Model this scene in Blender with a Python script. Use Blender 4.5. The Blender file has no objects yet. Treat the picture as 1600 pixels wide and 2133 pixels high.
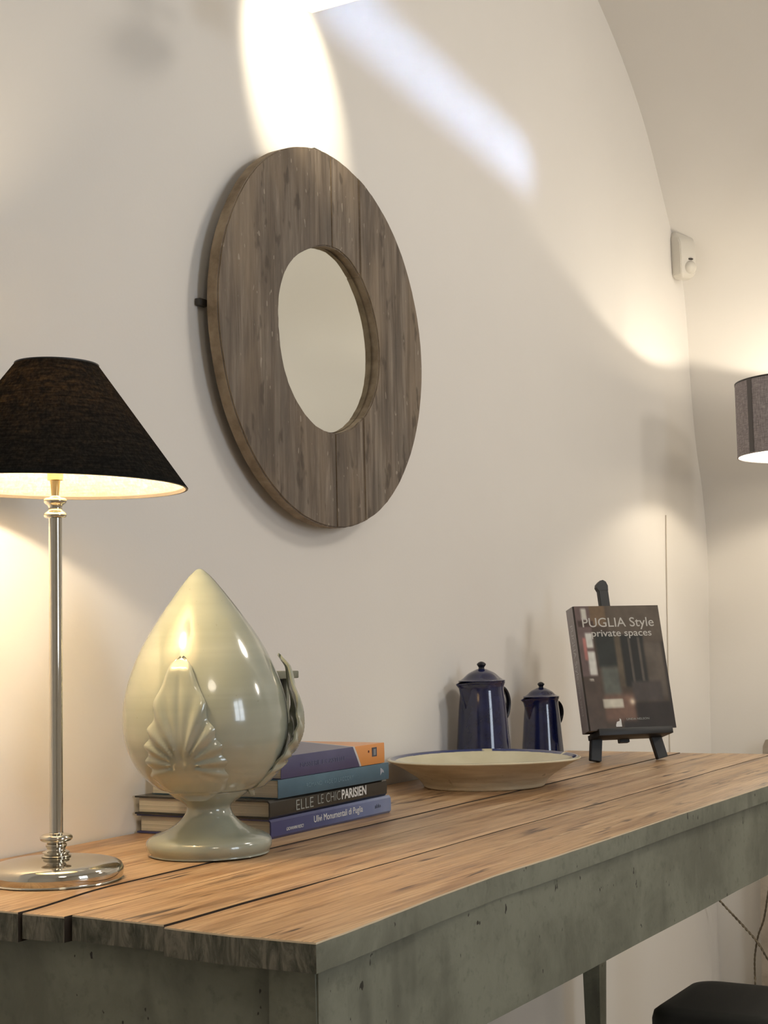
import bpy, bmesh, math, random
from math import sin, cos, pi, radians, sqrt, exp, floor
from mathutils import Vector, Matrix, Euler, noise
from mathutils.geometry import tessellate_polygon
random.seed(7)
S = bpy.context.scene
COL = S.collection

# ------------------------------------------------------------------ camera
def camera():
    f, yaw, pitch, roll = 3110.3, 1.0498, .0852, -.0218
    fw = Vector((sin(yaw)*cos(pitch), cos(yaw)*cos(pitch), sin(pitch)))
    r = Vector((cos(yaw), -sin(yaw), 0)); u = r.cross(fw)
    r2 = r*cos(roll) + u*sin(roll); u2 = -r*sin(roll) + u*cos(roll)
    cd = bpy.data.cameras.new('camera'); c = bpy.data.objects.new('camera', cd); COL.objects.link(c)
    m = Matrix((r2, u2, -fw)).transposed().to_4x4(); m.translation = (-1.7633, -1.4895, 1.0652)
    c.matrix_world = m
    cd.sensor_fit = 'VERTICAL'; cd.sensor_height = 36; cd.lens = f/2133*36
    cd.clip_start = .05
    S.camera = c
camera()

# ------------------------------------------------------------------ world, exposure, big lights
S.view_settings.view_transform = 'Standard'; S.view_settings.look = 'None'
S.view_settings.exposure = 0.0; S.view_settings.gamma = 1.0; S.view_settings.use_curve_mapping = False
W = bpy.data.worlds.new('world'); S.world = W; W.use_nodes = True
W.node_tree.nodes['Background'].inputs[0].default_value = (.75, .86, 1, 1)
W.node_tree.nodes['Background'].inputs[1].default_value = 1.2

def light(name, kind, loc, energy, color, target=None, **kw):
    l = bpy.data.lights.new(name, kind); l.energy = energy; l.color = color
    for k, v in kw.items(): setattr(l, k, v)
    o = bpy.data.objects.new(name, l); COL.objects.link(o); o.location = loc
    if target is not None:
        o.rotation_euler = (Vector(target)-Vector(loc)).to_track_quat('-Z', 'Y').to_euler()
    return o
WARM = (1, .80, .54)
light('window_daylight', 'AREA', (-.45, -3.80, 1.6), 36, (.80, .89, 1), (-.45, 0, 1.5), shape='RECTANGLE', size=.95, size_y=1.3)
light('room_fill_light', 'AREA', (-1.9, -2.3, 2.7), 8.5, (1, .89, .74), (-1.2, -1.2, 0), shape='DISK', size=.6)  # unseen fill light added for the general room brightness, no fixture
light('room_lamp_light_far', 'AREA', (1.30, -1.9, 2.80), 13, (1, .92, .80), (1.1, -.5, .6), shape='DISK', size=.50)
light('right_wall_fill_light', 'AREA', (1.75, -3.1, 2.35), 12, (1, .92, .82), (2.8, -.4, 1.2), shape='DISK', size=.45)  # unseen fill added to brighten the right wall, no fixture
g = light('daylight_streak_stand_in', 'AREA', (1.32, -2.6, 2.70), .30, (.46, .65, 1), shape='RECTANGLE', size=1.0, size_y=.035, spread=radians(5))  # narrow beam added mid-room for the blue daylight streak; no gap is built
gd = (Vector((1.10, 0, 2.290))-Vector((1.32, -2.6, 2.70))).normalized(); gx = Vector((1, 0, -.115)); gx = (gx-gd*gx.dot(gd)).normalized()
g.rotation_euler = Matrix((gx, (-gd).cross(gx), -gd)).transposed().to_euler()
light('track_spot_light', 'SPOT', (.30, -.47, 2.62), 60, (1, .88, .66), (.515, 0, 2.125), spot_size=radians(29), spot_blend=.7, shadow_soft_size=.012)

# ------------------------------------------------------------------ helpers
def link(o, parent=None):
    COL.objects.link(o)
    if parent is not None: o.parent = parent
    return o
def thing(name, label, cat, loc=(0, 0, 0), rot=(0, 0, 0), group=None):
    o = bpy.data.objects.new(name, None); o.empty_display_size = .02
    o.location = loc; o.rotation_euler = rot; link(o)
    o['label'] = label; o['category'] = cat
    if group: o['group'] = group
    return o
def obj(name, bm, mats, parent=None, smooth=True, angle=35, label=None, kind=None, loc=None):
    me = bpy.data.meshes.new(name)
    bmesh.ops.recalc_face_normals(bm, faces=bm.faces)
    if smooth:
        for f in bm.faces: f.smooth = True
        for e in bm.edges:
            if len(e.link_faces) == 2 and e.calc_face_angle(0) > radians(angle): e.smooth = False
    bm.to_mesh(me); bm.free()
    for m in (mats if isinstance(mats, (list, tuple)) else [mats]): me.materials.append(m)
    o = bpy.data.objects.new(name, me); link(o, parent)
    if loc: o.location = loc
    if label: o['label'] = label
    if kind: o['kind'] = kind
    return o
def B(): return bmesh.new()
def addbox(bm, lo, hi, bevel=0, seg=2, mat=0):
    r = bmesh.ops.create_cube(bm, size=1)
    vs = r['verts']
    for v in vs: v.co = Vector([lo[i]+(v.co[i]+.5)*(hi[i]-lo[i]) for i in range(3)])
    fs = list({f for v in vs for f in v.link_faces})
    for f in fs: f.material_index = mat
    if bevel:
        es = list({e for v in vs for e in v.link_edges})
        bmesh.ops.bevel(bm, geom=es, offset=bevel, segments=seg, affect='EDGES', profile=.5, clamp_overlap=True)
    return bm
def box(lo, hi, bevel=0, seg=2): return addbox(B(), lo, hi, bevel, seg)
def lathe(bm, prof, seg=64, c=(0, 0), closed=False):
    rings = []
    for r, z in prof:
        if r < 1e-6: rings.append([bm.verts.new((c[0], c[1], z))])
        else: rings.append([bm.verts.new((c[0]+r*cos(2*pi*i/seg), c[1]+r*sin(2*pi*i/seg), z)) for i in range(seg)])
    pairs = list(zip(rings, rings[1:]))
    if closed: pairs.append((rings[-1], rings[0]))
    for a, b in pairs:
        for i in range(seg):
            j = (i+1) % seg
            if len(a) == 1 and len(b) == 1: continue
            if len(a) == 1: bm.faces.new((a[0], b[i], b[j]))
            elif len(b) == 1: bm.faces.new((a[i], a[j], b[0]))
            else: bm.faces.new((a[i], a[j], b[j], b[i]))
    return bm
def catmull(pts, n=6):
    out = []
    P = [pts[0]]+list(pts)+[pts[-1]]
    for i in range(1, len(P)-2):
        for k in range(n):
            t = k/n
            out.append(tuple(.5*((2*P[i][d])+(-P[i-1][d]+P[i+1][d])*t+(2*P[i-1][d]-5*P[i][d]+4*P[i+1][d]-P[i+2][d])*t*t+(-P[i-1][d]+3*P[i][d]-3*P[i+1][d]+P[i+2][d])*t**3) for d in range(len(P[i]))))
    out.append(tuple(pts[-1])); return out
def tube(bm, pts, r, seg=10, cap=True):
    pts = [Vector(p) for p in pts]; rr = r if isinstance(r, (list, tuple)) else [r]*len(pts)
    up = Vector((0, 0, 1)); rings = []; n = None
    for i, p in enumerate(pts):
        t = (pts[min(i+1, len(pts)-1)]-pts[max(i-1, 0)]).normalized()
        if n is None: n = t.orthogonal().normalized()
        n = (n-t*n.dot(t)).normalized(); b = t.cross(n)
        rings.append([bm.verts.new(p+(n*cos(2*pi*k/seg)+b*sin(2*pi*k/seg))*rr[i]) for k in range(seg)])
    for a, b in zip(rings, rings[1:]):
        for k in range(seg): bm.faces.new((a[k], a[(k+1) % seg], b[(k+1) % seg], b[k]))
    if cap: bm.faces.new(rings[0]); bm.faces.new(rings[-1][::-1])
    return bm
def prism(bm, poly, lo, hi, axis='z', mat=0):
    """poly: 2-D outline. axis z: (x,y) extruded in z; axis y: (x,z) extruded in y; axis x: (y,z) extruded in x"""
    def P(p, h): return {'z': (p[0], p[1], h), 'y': (p[0], h, p[1]), 'x': (h, p[0], p[1])}[axis]
    a = [bm.verts.new(P(p, lo)) for p in poly]; b = [bm.verts.new(P(p, hi)) for p in poly]
    fs = []
    for vs in (a, b):
        fs.append(bm.faces.new(vs))
    n = len(poly)
    for i in range(n): fs.append(bm.faces.new((a[i], a[(i+1) % n], b[(i+1) % n], b[i])))
    for f in fs: f.material_index = mat
    bmesh.ops.recalc_face_normals(bm, faces=fs)
    return a, b
def bar(bm, p, q, w, d, bevel=.001, side=Vector((0, 1, 0)), w2=None):
    """a square-section bar from p to q; w across, d along `side`"""
    p = Vector(p); q = Vector(q); t = (q-p).normalized(); s = (side-t*side.dot(t)).normalized(); a = t.cross(s)
    w2 = w if w2 is None else w2
    vs = []
    for c, ww in ((p, w), (q, w2)):
        for i, j in ((-1, -1), (1, -1), (1, 1), (-1, 1)): vs.append(bm.verts.new(c+a*i*ww/2+s*j*d/2))
    fs = [vs[0:4], vs[4:8][::-1]]+[[vs[i], vs[(i+1) % 4], vs[4+(i+1) % 4], vs[4+i]] for i in range(4)]
    F = [bm.faces.new(f) for f in fs]
    bmesh.ops.recalc_face_normals(bm, faces=F)
    if bevel: bmesh.ops.bevel(bm, geom=list({e for f in F for e in f.edges}), offset=bevel, segments=2, affect='EDGES')
    return bm
def text(name, body, parent, mat, loc, rot, width, height, bold=0, depth=.00015, italic=0, label=None, align=None):
    """lettering as a flat raised print, scaled to width x height (cap height box)"""
    cu = bpy.data.curves.new(name, 'FONT'); cu.body = body; cu.size = 1; cu.offset = bold; cu.extrude = .001; cu.shear = italic
    cu.resolution_u = 4
    t = bpy.data.objects.new('tmp', cu); COL.objects.link(t)
    me = bpy.data.meshes.new_from_object(t)
    bpy.data.objects.remove(t); bpy.data.curves.remove(cu)
    xs = [v.co.x for v in me.vertices]; ys = [v.co.y for v in me.vertices]
    x0, x1 = min(xs), max(xs)
    sx = width/(x1-x0); sy = height/.73
    me.transform(Matrix.Translation((0, 0, 0)) @ Matrix.Diagonal((sx, sy, depth/.001, 1)) @ Matrix.Translation((-x0, 0, 0)))
    me.materials.clear(); me.materials.append(mat)
    me.name = name
    o = bpy.data.objects.new(name, me); link(o, parent); o.location = loc; o.rotation_euler = rot
    if label: o['label'] = label
    return o
def smoothstep(a, b, x):
    t = max(0, min(1, (x-a)/(b-a))); return t*t*(3-2*t)

# ------------------------------------------------------------------ materials
def srgb(r, g, b):
    f = lambda c: (c/255/12.92 if c/255 <= .04045 else ((c/255+.055)/1.055)**2.4)
    return (f(r), f(g), f(b), 1)
class M:
    def __init__(s, name, rough=.5, metal=0, spec=.5, coat=0):
        s.m = bpy.data.materials.new(name); s.m.use_nodes = True; s.t = s.m.node_tree; s.n = s.t.nodes
        s.b = s.n['Principled BSDF']; s.out = s.n['Material Output']
        s.b.inputs['Roughness'].default_value = rough; s.b.inputs['Metallic'].default_value = metal
        s.b.inputs['Specular IOR Level'].default_value = spec; s.b.inputs['Coat Weight'].default_value = coat
        s.b.inputs['Coat Roughness'].default_value = .04
        s.co = None
    def N(s, ty, **kw):
        n = s.n.new(ty)
        for k, v in kw.items():
            if k in n.inputs: n.inputs[k].default_value = v
            else: setattr(n, k, v)
        return n
    def L(s, a, b): s.t.links.new(a, b)
    def coord(s, scale=(1, 1, 1), rot=(0, 0, 0), loc=(0, 0, 0)):
        if s.co is None: s.co = s.N('ShaderNodeTexCoord')
        mp = s.N('ShaderNodeMapping'); s.L(s.co.outputs['Object'], mp.inputs[0])
        mp.inputs['Scale'].default_value = scale; mp.inputs['Rotation'].default_value = rot; mp.inputs['Location'].default_value = loc
        return mp.outputs[0]
    def noise(s, vec, scale=5, detail=4, rough=.55, dist=0):
        n = s.N('ShaderNodeTexNoise'); s.L(vec, n.inputs['Vector'])
        n.inputs['Scale'].default_value = scale; n.inputs['Detail'].default_value = detail
        n.inputs['Roughness'].default_value = rough; n.inputs['Distortion'].default_value = dist
        return n.outputs['Fac']
    def ramp(s, fac, stops, interp='LINEAR'):
        r = s.N('ShaderNodeValToRGB'); s.L(fac, r.inputs[0]); e = r.color_ramp.elements; r.color_ramp.interpolation = interp
        while len(e) < len(stops): e.new(.5)
        for k, (p, c) in enumerate(stops):
            e[k].position = p; e[k].color = c if len(c) == 4 else (*c, 1)
        return r.outputs[0]
    def gray(s, fac, a, b, va=0, vb=1):
        n = s.N('ShaderNodeMapRange'); s.L(fac, n.inputs[0])
        for i, v in enumerate((a, b, va, vb)): n.inputs[i+1].default_value = v
        return n.outputs[0]
    def mix(s, fac, a, b, mode='MIX'):
        n = s.N('ShaderNodeMix', data_type='RGBA', blend_type=mode)
        for v, i in ((fac, 0), (a, 6), (b, 7)):
            if isinstance(v, (int, float, tuple)): n.inputs[i].default_value = v
            else: s.L(v, n.inputs[i])
        return n.outputs[2]
    def math(s, op, a, b=0):
        n = s.N('ShaderNodeMath', operation=op)
        for v, i in ((a, 0), (b, 1)):
            if isinstance(v, (int, float)): n.inputs[i].default_value = v
            else: s.L(v, n.inputs[i])
        return n.outputs[0]
    def base(s, c):
        if isinstance(c, tuple): s.b.inputs['Base Color'].default_value = c
        else: s.L(c, s.b.inputs['Base Color'])
        return s
    def rough(s, v): s.L(v, s.b.inputs['Roughness']); return s
    def bump(s, h, strength=.3, dist=.002):
        n = s.N('ShaderNodeBump'); n.inputs['Strength'].default_value = strength; n.inputs['Distance'].default_value = dist
        if s.b.inputs['Normal'].is_linked: s.L(s.b.inputs['Normal'].links[0].from_socket, n.inputs['Normal'])
        s.L(h, n.inputs['Height']); s.L(n.outputs[0], s.b.inputs['Normal']); return s
def flat(name, c, rough=.5, **kw):
    return M(name, rough, **kw).base(c if len(c) == 4 else (*c, 1)).m

def m_plaster():
    m = M('white_plaster', .75, spec=.25); v = m.coord()
    n = m.noise(v, 1.3, 4); n2 = m.noise(v, 160, 3)
    m.base(m.ramp(n, [(.3, (.765, .738, .70)), (.7, (.80, .772, .733))]))
    m.bump(n, .10, .05); m.bump(n2, .12, .0012); return m.m
PLASTER = m_plaster()

def m_table_top():
    m = M('worn_pine_tabletop', .42, spec=.45)
    oi = m.N('ShaderNodeObjectInfo')
    base = m.coord((1.0, 13, 13)); n1 = m.noise(base, 2.4, 8, .68, .6)
    fine = m.noise(m.coord((3.5, 120, 60)), 1.6, 5, .75)
    big = m.noise(m.coord((1.3, 4.5, 1)), 1.9, 4)
    col = m.ramp(n1, [(.34, (.17, .085, .036)), (.43, (.36, .21, .105)), (.52, (.52, .335, .185)), (.60, (.60, .42, .25)), (.70, (.69, .52, .34))])
    col = m.mix(m.gray(fine, .42, .66, .0, .42), col, (.25, .135, .062, 1))
    col = m.mix(m.gray(big, .42, .62, 0, .5), col, (.58, .395, .225, 1))
    # dark streaks and cracks that follow the grain
    st = m.noise(m.coord((1.9, 30, 30), loc=(.3, .1, 0)), 1.9, 5, .72, .3)
    fib = m.noise(m.coord((5, 250, 90), loc=(.7, 0, 0)), 1.3, 4, .7)
    col = m.mix(m.gray(fib, .50, .66, 0, .55), col, (.17, .085, .036, 1)); col = m.mix(m.gray(fib, .44, .34, 0, .35), col, (.74, .57, .38, 1))
    k = m.gray(st, .60, .70, 0, .8)
    col = m.mix(k, col, (.10, .055, .03, 1))
    st2 = m.noise(m.coord((9, 95, 30)), 1.0, 2, .5); spots = m.noise(m.coord((2.2, 5, 2), loc=(1.7, .4, 0)), 2, 2)
    s3 = m.N('ShaderNodeVectorMath', operation='DISTANCE'); m.L(m.coord((1, 3.2, 1)), s3.inputs[0]); s3.inputs[1].default_value = (-.70, (-.665+.35)*3.2, 0)
    patch = m.gray(s3.outputs['Value'], .16, .09)
    k2 = m.math('MULTIPLY', m.gray(st2, .56, .66), m.math('MAXIMUM', m.gray(spots, .53, .62), patch))
    col = m.mix(k2, col, (.075, .04, .025, 1))
    m.base(col); m.bump(st2, .1, .001); m.bump(fine, .25, .0012); m.bump(k, -.5, .0015); m.bump(k2, -.5, .0015)
    m.rough(m.gray(n1, .3, .7, .32, .50)); return m.m
def m_paint(name='sage_paint', dark=1.0):
    m = M(name, .55, spec=.35); v = m.coord()
    n = m.noise(m.coord((1, 1, 1)), 7, 6, .65, .4); n2 = m.noise(v, 60, 4, .6); n3 = m.noise(m.coord((1, 1, .35)), 14, 3)
    a = (.145*dark, .148*dark, .112*dark, 1); b = (.215*dark, .22*dark, .170*dark, 1)
    col = m.ramp(n, [(.38, a), (.62, b)])
    col = m.mix(m.gray(n2, .56, .68, 0, .4), col, (.10, .105, .078, 1))
    col = m.mix(m.gray(n3, .58, .70, 0, .5), col, (.085, .085, .065, 1))
    chips = m.noise(m.coord((1, 1, .6), loc=(3, 1, 2)), 85, 2, .5)
    col = m.mix(m.gray(chips, .72, .74), col, (.03, .028, .022, 1))
    m.base(col); m.bump(n2, .25, .0015); m.bump(n, .3, .006); m.bump(chips, -.1, .001); return m.m
def m_end():
    m = M('grimy_painted_end_grain', .7, spec=.3)
    n = m.noise(m.coord((6, 16, 5), rot=(.35, 0, 0)), 3.2, 5, .7, 1.2); n2 = m.noise(m.coord((10, 170, 26), rot=(.5, 0, 0)), 1.2, 3, .6)
    col = m.ramp(n, [(.36, (.055, .056, .042)), (.50, (.11, .107, .082)), (.64, (.21, .19, .15))])
    col = m.mix(m.gray(n2, .60, .72, 0, .5), col, (.25, .22, .17, 1))
    m.base(col); m.bump(n, .5, .004); m.bump(n2, .6, .002); return m.m
TOP, PAINT, ENDG = m_table_top(), m_paint(), m_end()
BARE = flat('bare_worn_edge', (.66, .53, .36), .5)
GAPM = flat('dark_joint', (.030, .020, .013), .9)  # near-black colour on the plank sides inside the joints

def m_mirror_wood():
    m = M('weathered_grey_wood', .62, spec=.35)
    n = m.noise(m.coord((16, 8, 1.3)), 2.4, 7, .65, .5); f = m.noise(m.coord((150, 60, 4)), 1, 5, .7)
    big = m.noise(m.coord((6, 3, 2.0)), 1.6, 3)
    knots = m.noise(m.coord((28, 8, 12), loc=(2, 0, 5)), 1.5, 2, .5)
    col = m.ramp(n, [(.36, (.095, .072, .053)), (.5, (.175, .137, .105)), (.64, (.27, .225, .178))])
    col = m.mix(m.gray(f, .42, .66, 0, .6), col, (.085, .064, .046, 1))
    col = m.mix(m.gray(big, .5, .64, 0, .5), col, (.27, .205, .14, 1)); col = m.mix(m.gray(big, .48, .38, 0, .45), col, (.10, .085, .072, 1))
    col = m.mix(m.gray(knots, .63, .70, 0, .6), col, (.055, .04, .028, 1))
    nick = m.noise(m.coord((95, 50, 42), loc=(9, 0, 1)), 1.2, 1, .4)
    col = m.mix(m.gray(nick, .735, .76, 0, .55), col, (.42, .37, .30, 1))
    m.base(col); m.bump(f, .7, .002); m.bump(n, .5, .004); m.bump(nick, -.6, .002); m.bump(knots, -.25, .003); return m.m
MWOOD = m_mirror_wood()
def m_rawedge():
    m = M('raw_sawn_edge', .7, spec=.3); n = m.noise(m.coord((3, 3, 3)), 9, 5, .6)
    m.base(m.ramp(n, [(.35, (.20, .145, .09)), (.65, (.36, .28, .19))])); m.bump(n, .4, .003); return m.m
MEDGE = m_rawedge()
def m_pewter():
    m = M('polished_nickel', .10, metal=1); m.base((.60, .57, .50, 1))
    n = m.noise(m.coord(), 30, 3); m.rough(m.gray(n, .3, .7, .05, .11)); m.bump(m.noise(m.coord(), 9, 1), .05, .003); return m.m
NICKEL = m_pewter()
def m_glaze():
    m = M('sage_ceramic_glaze', .16, spec=.6, coat=.6)
    v = m.coord((.4, .4, 7)); n = m.noise(v, 3, 4, .5, .4); sp = m.noise(m.coord(), 160, 2)
    col = m.ramp(n, [(.3, (.28, .305, .245)), (.5, (.33, .352, .285)), (.7, (.385, .405, .335))])
    col = m.mix(m.gray(sp, .72, .76, 0, .35), col, (.22, .22, .15, 1))
    m.base(col); m.bump(n, .12, .003); m.bump(m.noise(m.coord((1, 1, 2.5)), 22, 2), .06, .002); return m.m
GLAZE = m_glaze()
def m_enamel():
    m = M('cobalt_enamel', .13, spec=.6, coat=.5); n = m.noise(m.coord(), 40, 3)
    m.base(m.ramp(n, [(.3, (.006, .009, .045)), (.7, (.012, .017, .080))])); m.bump(m.noise(m.coord((1, 1, .3)), 30, 2), .08, .002); return m.m
ENAMEL = m_enamel()
ENAMEL_EDGE = flat('black_enamel_edge', (.008, .009, .016), .2)
def m_pages():
    m = M('page_block', .8, spec=.2); n = m.noise(m.coord((2, 2, 420)), 1, 3, .6); n2 = m.noise(m.coord((3, 3, 60)), 1, 2)
    m.base(m.mix(m.gray(n2, .35, .65), m.ramp(n, [(.3, (.38, .345, .26)), (.7, (.60, .555, .44))]), (.50, .46, .36, 1), 'MULTIPLY') if False else m.ramp(n, [(.3, (.36, .34, .28)), (.7, (.60, .57, .49))]))
    m.bump(n, .5, .0008); return m.m
PAGES = m_pages()
def m_print(name='printed_cover', rough=.25, coat=.3):
    m = M(name, rough, coat=coat); a = m.N('ShaderNodeVertexColor'); a.layer_name = 'print'
    m.base(a.outputs[0]); return m.m
PRINT = m_print()
WHITE_INK = flat('white_ink', (.74, .74, .72), .5); GREY_INK = flat('grey_ink', (.25, .26, .27), .5)
PALE_INK = flat('pale_ink', (.36, .38, .44), .5); SILVER_INK = flat('silver_ink', (.30, .32, .30), .35); DARK_INK = flat('dark_ink', (.06, .07, .10), .5)
FAINT_INK = flat('faint_ink', (.10, .115, .19), .5); TEAL_INK = flat('faint_teal_ink', (.16, .26, .32), .5)
BLACKWOOD = flat('black_stained_wood', (.012, .012, .012), .45)

# ------------------------------------------------------------------ the room
# right wall and barrel vault: profile (x, z), run along y. The old wall bellies slightly.
prof = [(2.872, -.03), (2.875, .7), (2.905, 1.1), (2.918, 1.32), (2.895, 1.50), (2.845, 1.66), (2.815, 1.85), (2.80, 2.05), (2.765, 2.2), (2.65, 2.365), (2.46, 2.615), (2.20, 2.815), (1.85, 2.98), (1.4, 3.09), (.85, 3.17), (.2, 3.2)]
XC = -.2
left = [(2*XC-x, z) for x, z in prof[::-1]]
full = catmull(prof, 6)+catmull(left, 6)[1:]
Y0, Y1 = 0.0, -3.6
def strip(name, pts, ny=30):
    bm = B(); rows = []
    for j in range(ny+1):
        y = Y0+(Y1-Y0)*j/ny
        rows.append([bm.verts.new((x, y, z)) for x, z in pts])
    for a, b in zip(rows, rows[1:]):
        for i in range(len(pts)-1): bm.faces.new((a[i], a[i+1], b[i+1], b[i]))
    return obj(name, bm, PLASTER, kind='structure', angle=60)
ir = max(i for i, p in enumerate(full) if p[0] > 0 and p[1] < 2.06); il = min(i for i, p in enumerate(full) if p[0] < -1 and p[1] < 2.06)
strip('wall_right', full[:ir+1]); strip('ceiling', full[ir:il+1]); strip('wall_left', full[il:])
o = obj('wall_back', box((-3.6, 0, -.03), (3.2, .15, 3.35)), PLASTER, smooth=False, kind='structure')
# front wall (behind the camera) with a window opening
bm = B()
for lo, hi in (((-3.6, 0), (-.9, 3.35)), ((0, 0), (3.2, 3.35)), ((-.9, 0), (0, 1.0)), ((-.9, 2.2), (0, 3.35))):
    addbox(bm, (lo[0], Y1-.15, lo[1]), (hi[0], Y1, hi[1]))
obj('wall_front', bm, PLASTER, smooth=False, kind='structure')
WFR = flat('window_frame_paint', (.62, .60, .55), .4)
def glass_mat():
    m = M('window_glass', 0); t = m.N('ShaderNodeBsdfTransparent'); g = m.N('ShaderNodeBsdfGlossy'); g.inputs['Roughness'].default_value = .02
    mx = m.N('ShaderNodeMixShader'); mx.inputs[0].default_value = .06; m.L(t.outputs[0], mx.inputs[1]); m.L(g.outputs[0], mx.inputs[2])
    m.L(mx.outputs[0], m.out.inputs['Surface']); return m.m
GLASS = glass_mat()
win = bpy.data.objects.new('window_1', None); link(win); win['kind'] = 'structure'; win.location = (-.45, Y1-.06, 1.6)
bm = B()
for a, b in (((-.45, -.03, -.6), (-.40, .03, .6)), ((.40, -.03, -.6), (.45, .03, .6)), ((-.4, -.03, -.6), (.4, .03, -.55)), ((-.4, -.03, .55), (.4, .03, .6)), ((-.03, -.03, -.55), (.03, .03, .55))):
    addbox(bm, a, b, .004)
obj('window_frame', bm, WFR, win)
bm = B()
for z in (-.19, .18):
    for s in (-1, 1): addbox(bm, (min(s*.03, s*.4), -.015, z), (max(s*.03, s*.4), .015, z+.025), .003)
obj('glazing_bar', bm, WFR, win)
for s in (-1, 1):
    obj('pane', box((min(s*.03, s*.4), -.002, -.55), (max(s*.03, s*.4), .002, .55)), GLASS, win, smooth=False)
def m_floor():
    m = M('stone_floor', .45); br = m.N('ShaderNodeTexBrick'); m.L(m.coord(), br.inputs['Vector'])
    br.offset = .5; br.inputs['Scale'].default_value = 1; br.inputs['Brick Width'].default_value = .4; br.inputs['Row Height'].default_value = .4
    br.inputs['Mortar Size'].default_value = .005
    br.inputs['Color1'].default_value = (.46, .42, .34, 1); br.inputs['Color2'].default_value = (.52, .47, .385, 1); br.inputs['Mortar'].default_value = (.3, .27, .22, 1)
    m.base(br.outputs[0]); m.bump(m.noise(m.coord(), 6, 5), .2, .004); return m.m
obj('floor', box((-3.6, Y1-.15, -.12), (3.2, .15, -.02)), m_floor(), smooth=False, kind='structure')
# low worn plaster plinth on the right wall
def m_old():
    m = M('old_limewash', .8, spec=.2); n = m.noise(m.coord(), 9, 6, .7); n2 = m.noise(m.coord(), 28, 3)
    col = m.ramp(n, [(.3, (.34, .285, .225)), (.6, (.50, .435, .36))]); col = m.mix(m.gray(n2, .68, .74, 0, .6), col, (.15, .105, .07, 1))
    m.base(col); m.bump(n, .5, .006); return m.m
bm = B(); prism(bm, [(-.152, -.02), (-.158, .25), (-.166, .40), (-.186, .715), (-.195, .735), (-1.1, .745), (-1.1, -.02)], 2.80, 2.9, 'x')
obj('trim_1', bm, m_old(), kind='structure')

# ------------------------------------------------------------------ the table
H, TH = .78, .0295
table = thing('console_table', 'long rustic table with worn pine plank top and sage green paint, against the wall', 'table', (.59, -.35, 0))
def loc(p): return (p[0]-.59, p[1]+.35, p[2])
def lerp_tab(tab, x):
    if x <= tab[0][0]: return tab[0][1]
    for (a, b), (c, d) in zip(tab, tab[1:]):
        if x <= c:
            t = (x-a)/(c-a); return b+(d-b)*t
    return tab[-1][1]
front = [(-.545, -.7045), (-.483, -.7037), (-.386, -.6980), (-.266, -.6905), (-.18, -.6880), (-.10, -.6860), (.04, -.6905), (.29, -.6925), (.54, -.692), (.76, -.695), (1.03, -.698), (1.72, -.70)]
nearx = [(-.705, -.5435), (-.613, -.5464), (-.526, -.5415), (-.515, -.5330), (-.433, -.5300), (-.386, -.5274), (-.383, -.535), (-.322, -.5365), (-.318, -.5395), (0, -.5390)]
def joint(y, x, amp, s): return y+amp*(noise.noise(Vector((x*1.7, s, 0)))+.4*noise.noise(Vector((x*9, s, 3))))
def g_front(x): return lerp_tab(front, x)+.0008*noise.noise(Vector((x*30, 0, 0)))
def gap(x, k): return {1: .0024*(1-smoothstep(-.36, -.2, x))+.0003, 2: .0021, 3: .0016, 4: .0006}[k]
ys = {0: g_front, 1: lambda x: joint(-.5165, x, .003, 1), 2: lambda x: joint(-.3845, x, .004, 2), 3: lambda x: joint(-.322+.026*smoothstep(-.54, -.36, x), x, .003, 3), 4: lambda x: joint(-.155, x, .003, 4), 5: lambda x: -.004}
NX = 90
for k in range(5):
    pts = []
    xs_all = [-.543+(1.72+.543)*i/NX for i in range(NX+1)]
    lowf = lambda x, k=k: ys[k](x)+(gap(x, k) if k else 0)
    hif = lambda x, k=k: ys[k+1](x)-(gap(x, k+1) if k < 4 else 0)
    lo = [[x, lowf(x)] for x in xs_all]; hi = [[x, hif(x)] for x in xs_all]
    lo[0][0] = lerp_tab(nearx, lo[0][1]+.004); hi[0][0] = lerp_tab(nearx, hi[0][1]-.004)
    end = []
    for i in range(7, 0, -1):
        y = lo[0][1]+(hi[0][1]-lo[0][1])*i/8; end.append([lerp_tab(nearx, y)+.0012*noise.noise(Vector((y*40, k, 5))), y])
    poly = lo+hi[::-1]+end
    bm = B(); dz = (0, .0006, -.0004, .0005, 0)[k]
    a, b = prism(bm, [loc((p[0], p[1], 0))[:2] for p in poly], H-TH+(.0, .003, .0015, -.002, .001)[k], H+dz)
    topf = [f for f in bm.faces if all(v in set(b) for v in f.verts)][0]
    bmesh.ops.bevel(bm, geom=list(topf.edges), offset=.0022, segments=2, affect='EDGES', profile=.6)
    bmesh.ops.recalc_face_normals(bm, faces=bm.faces)
    for f in bm.faces:
        n = f.normal
        f.material_index = 0 if n.z > .95 else 4 if n.z > .2 and (k == 0 or n.x < -.2) else 0 if n.z > .35 else (2 if n.x < -.6 else (1 if (k == 0 and n.y < -.5) or n.x > .6 else 3))
    obj('plank', bm, [TOP, PAINT, ENDG, GAPM, BARE], table, angle=50)
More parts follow.
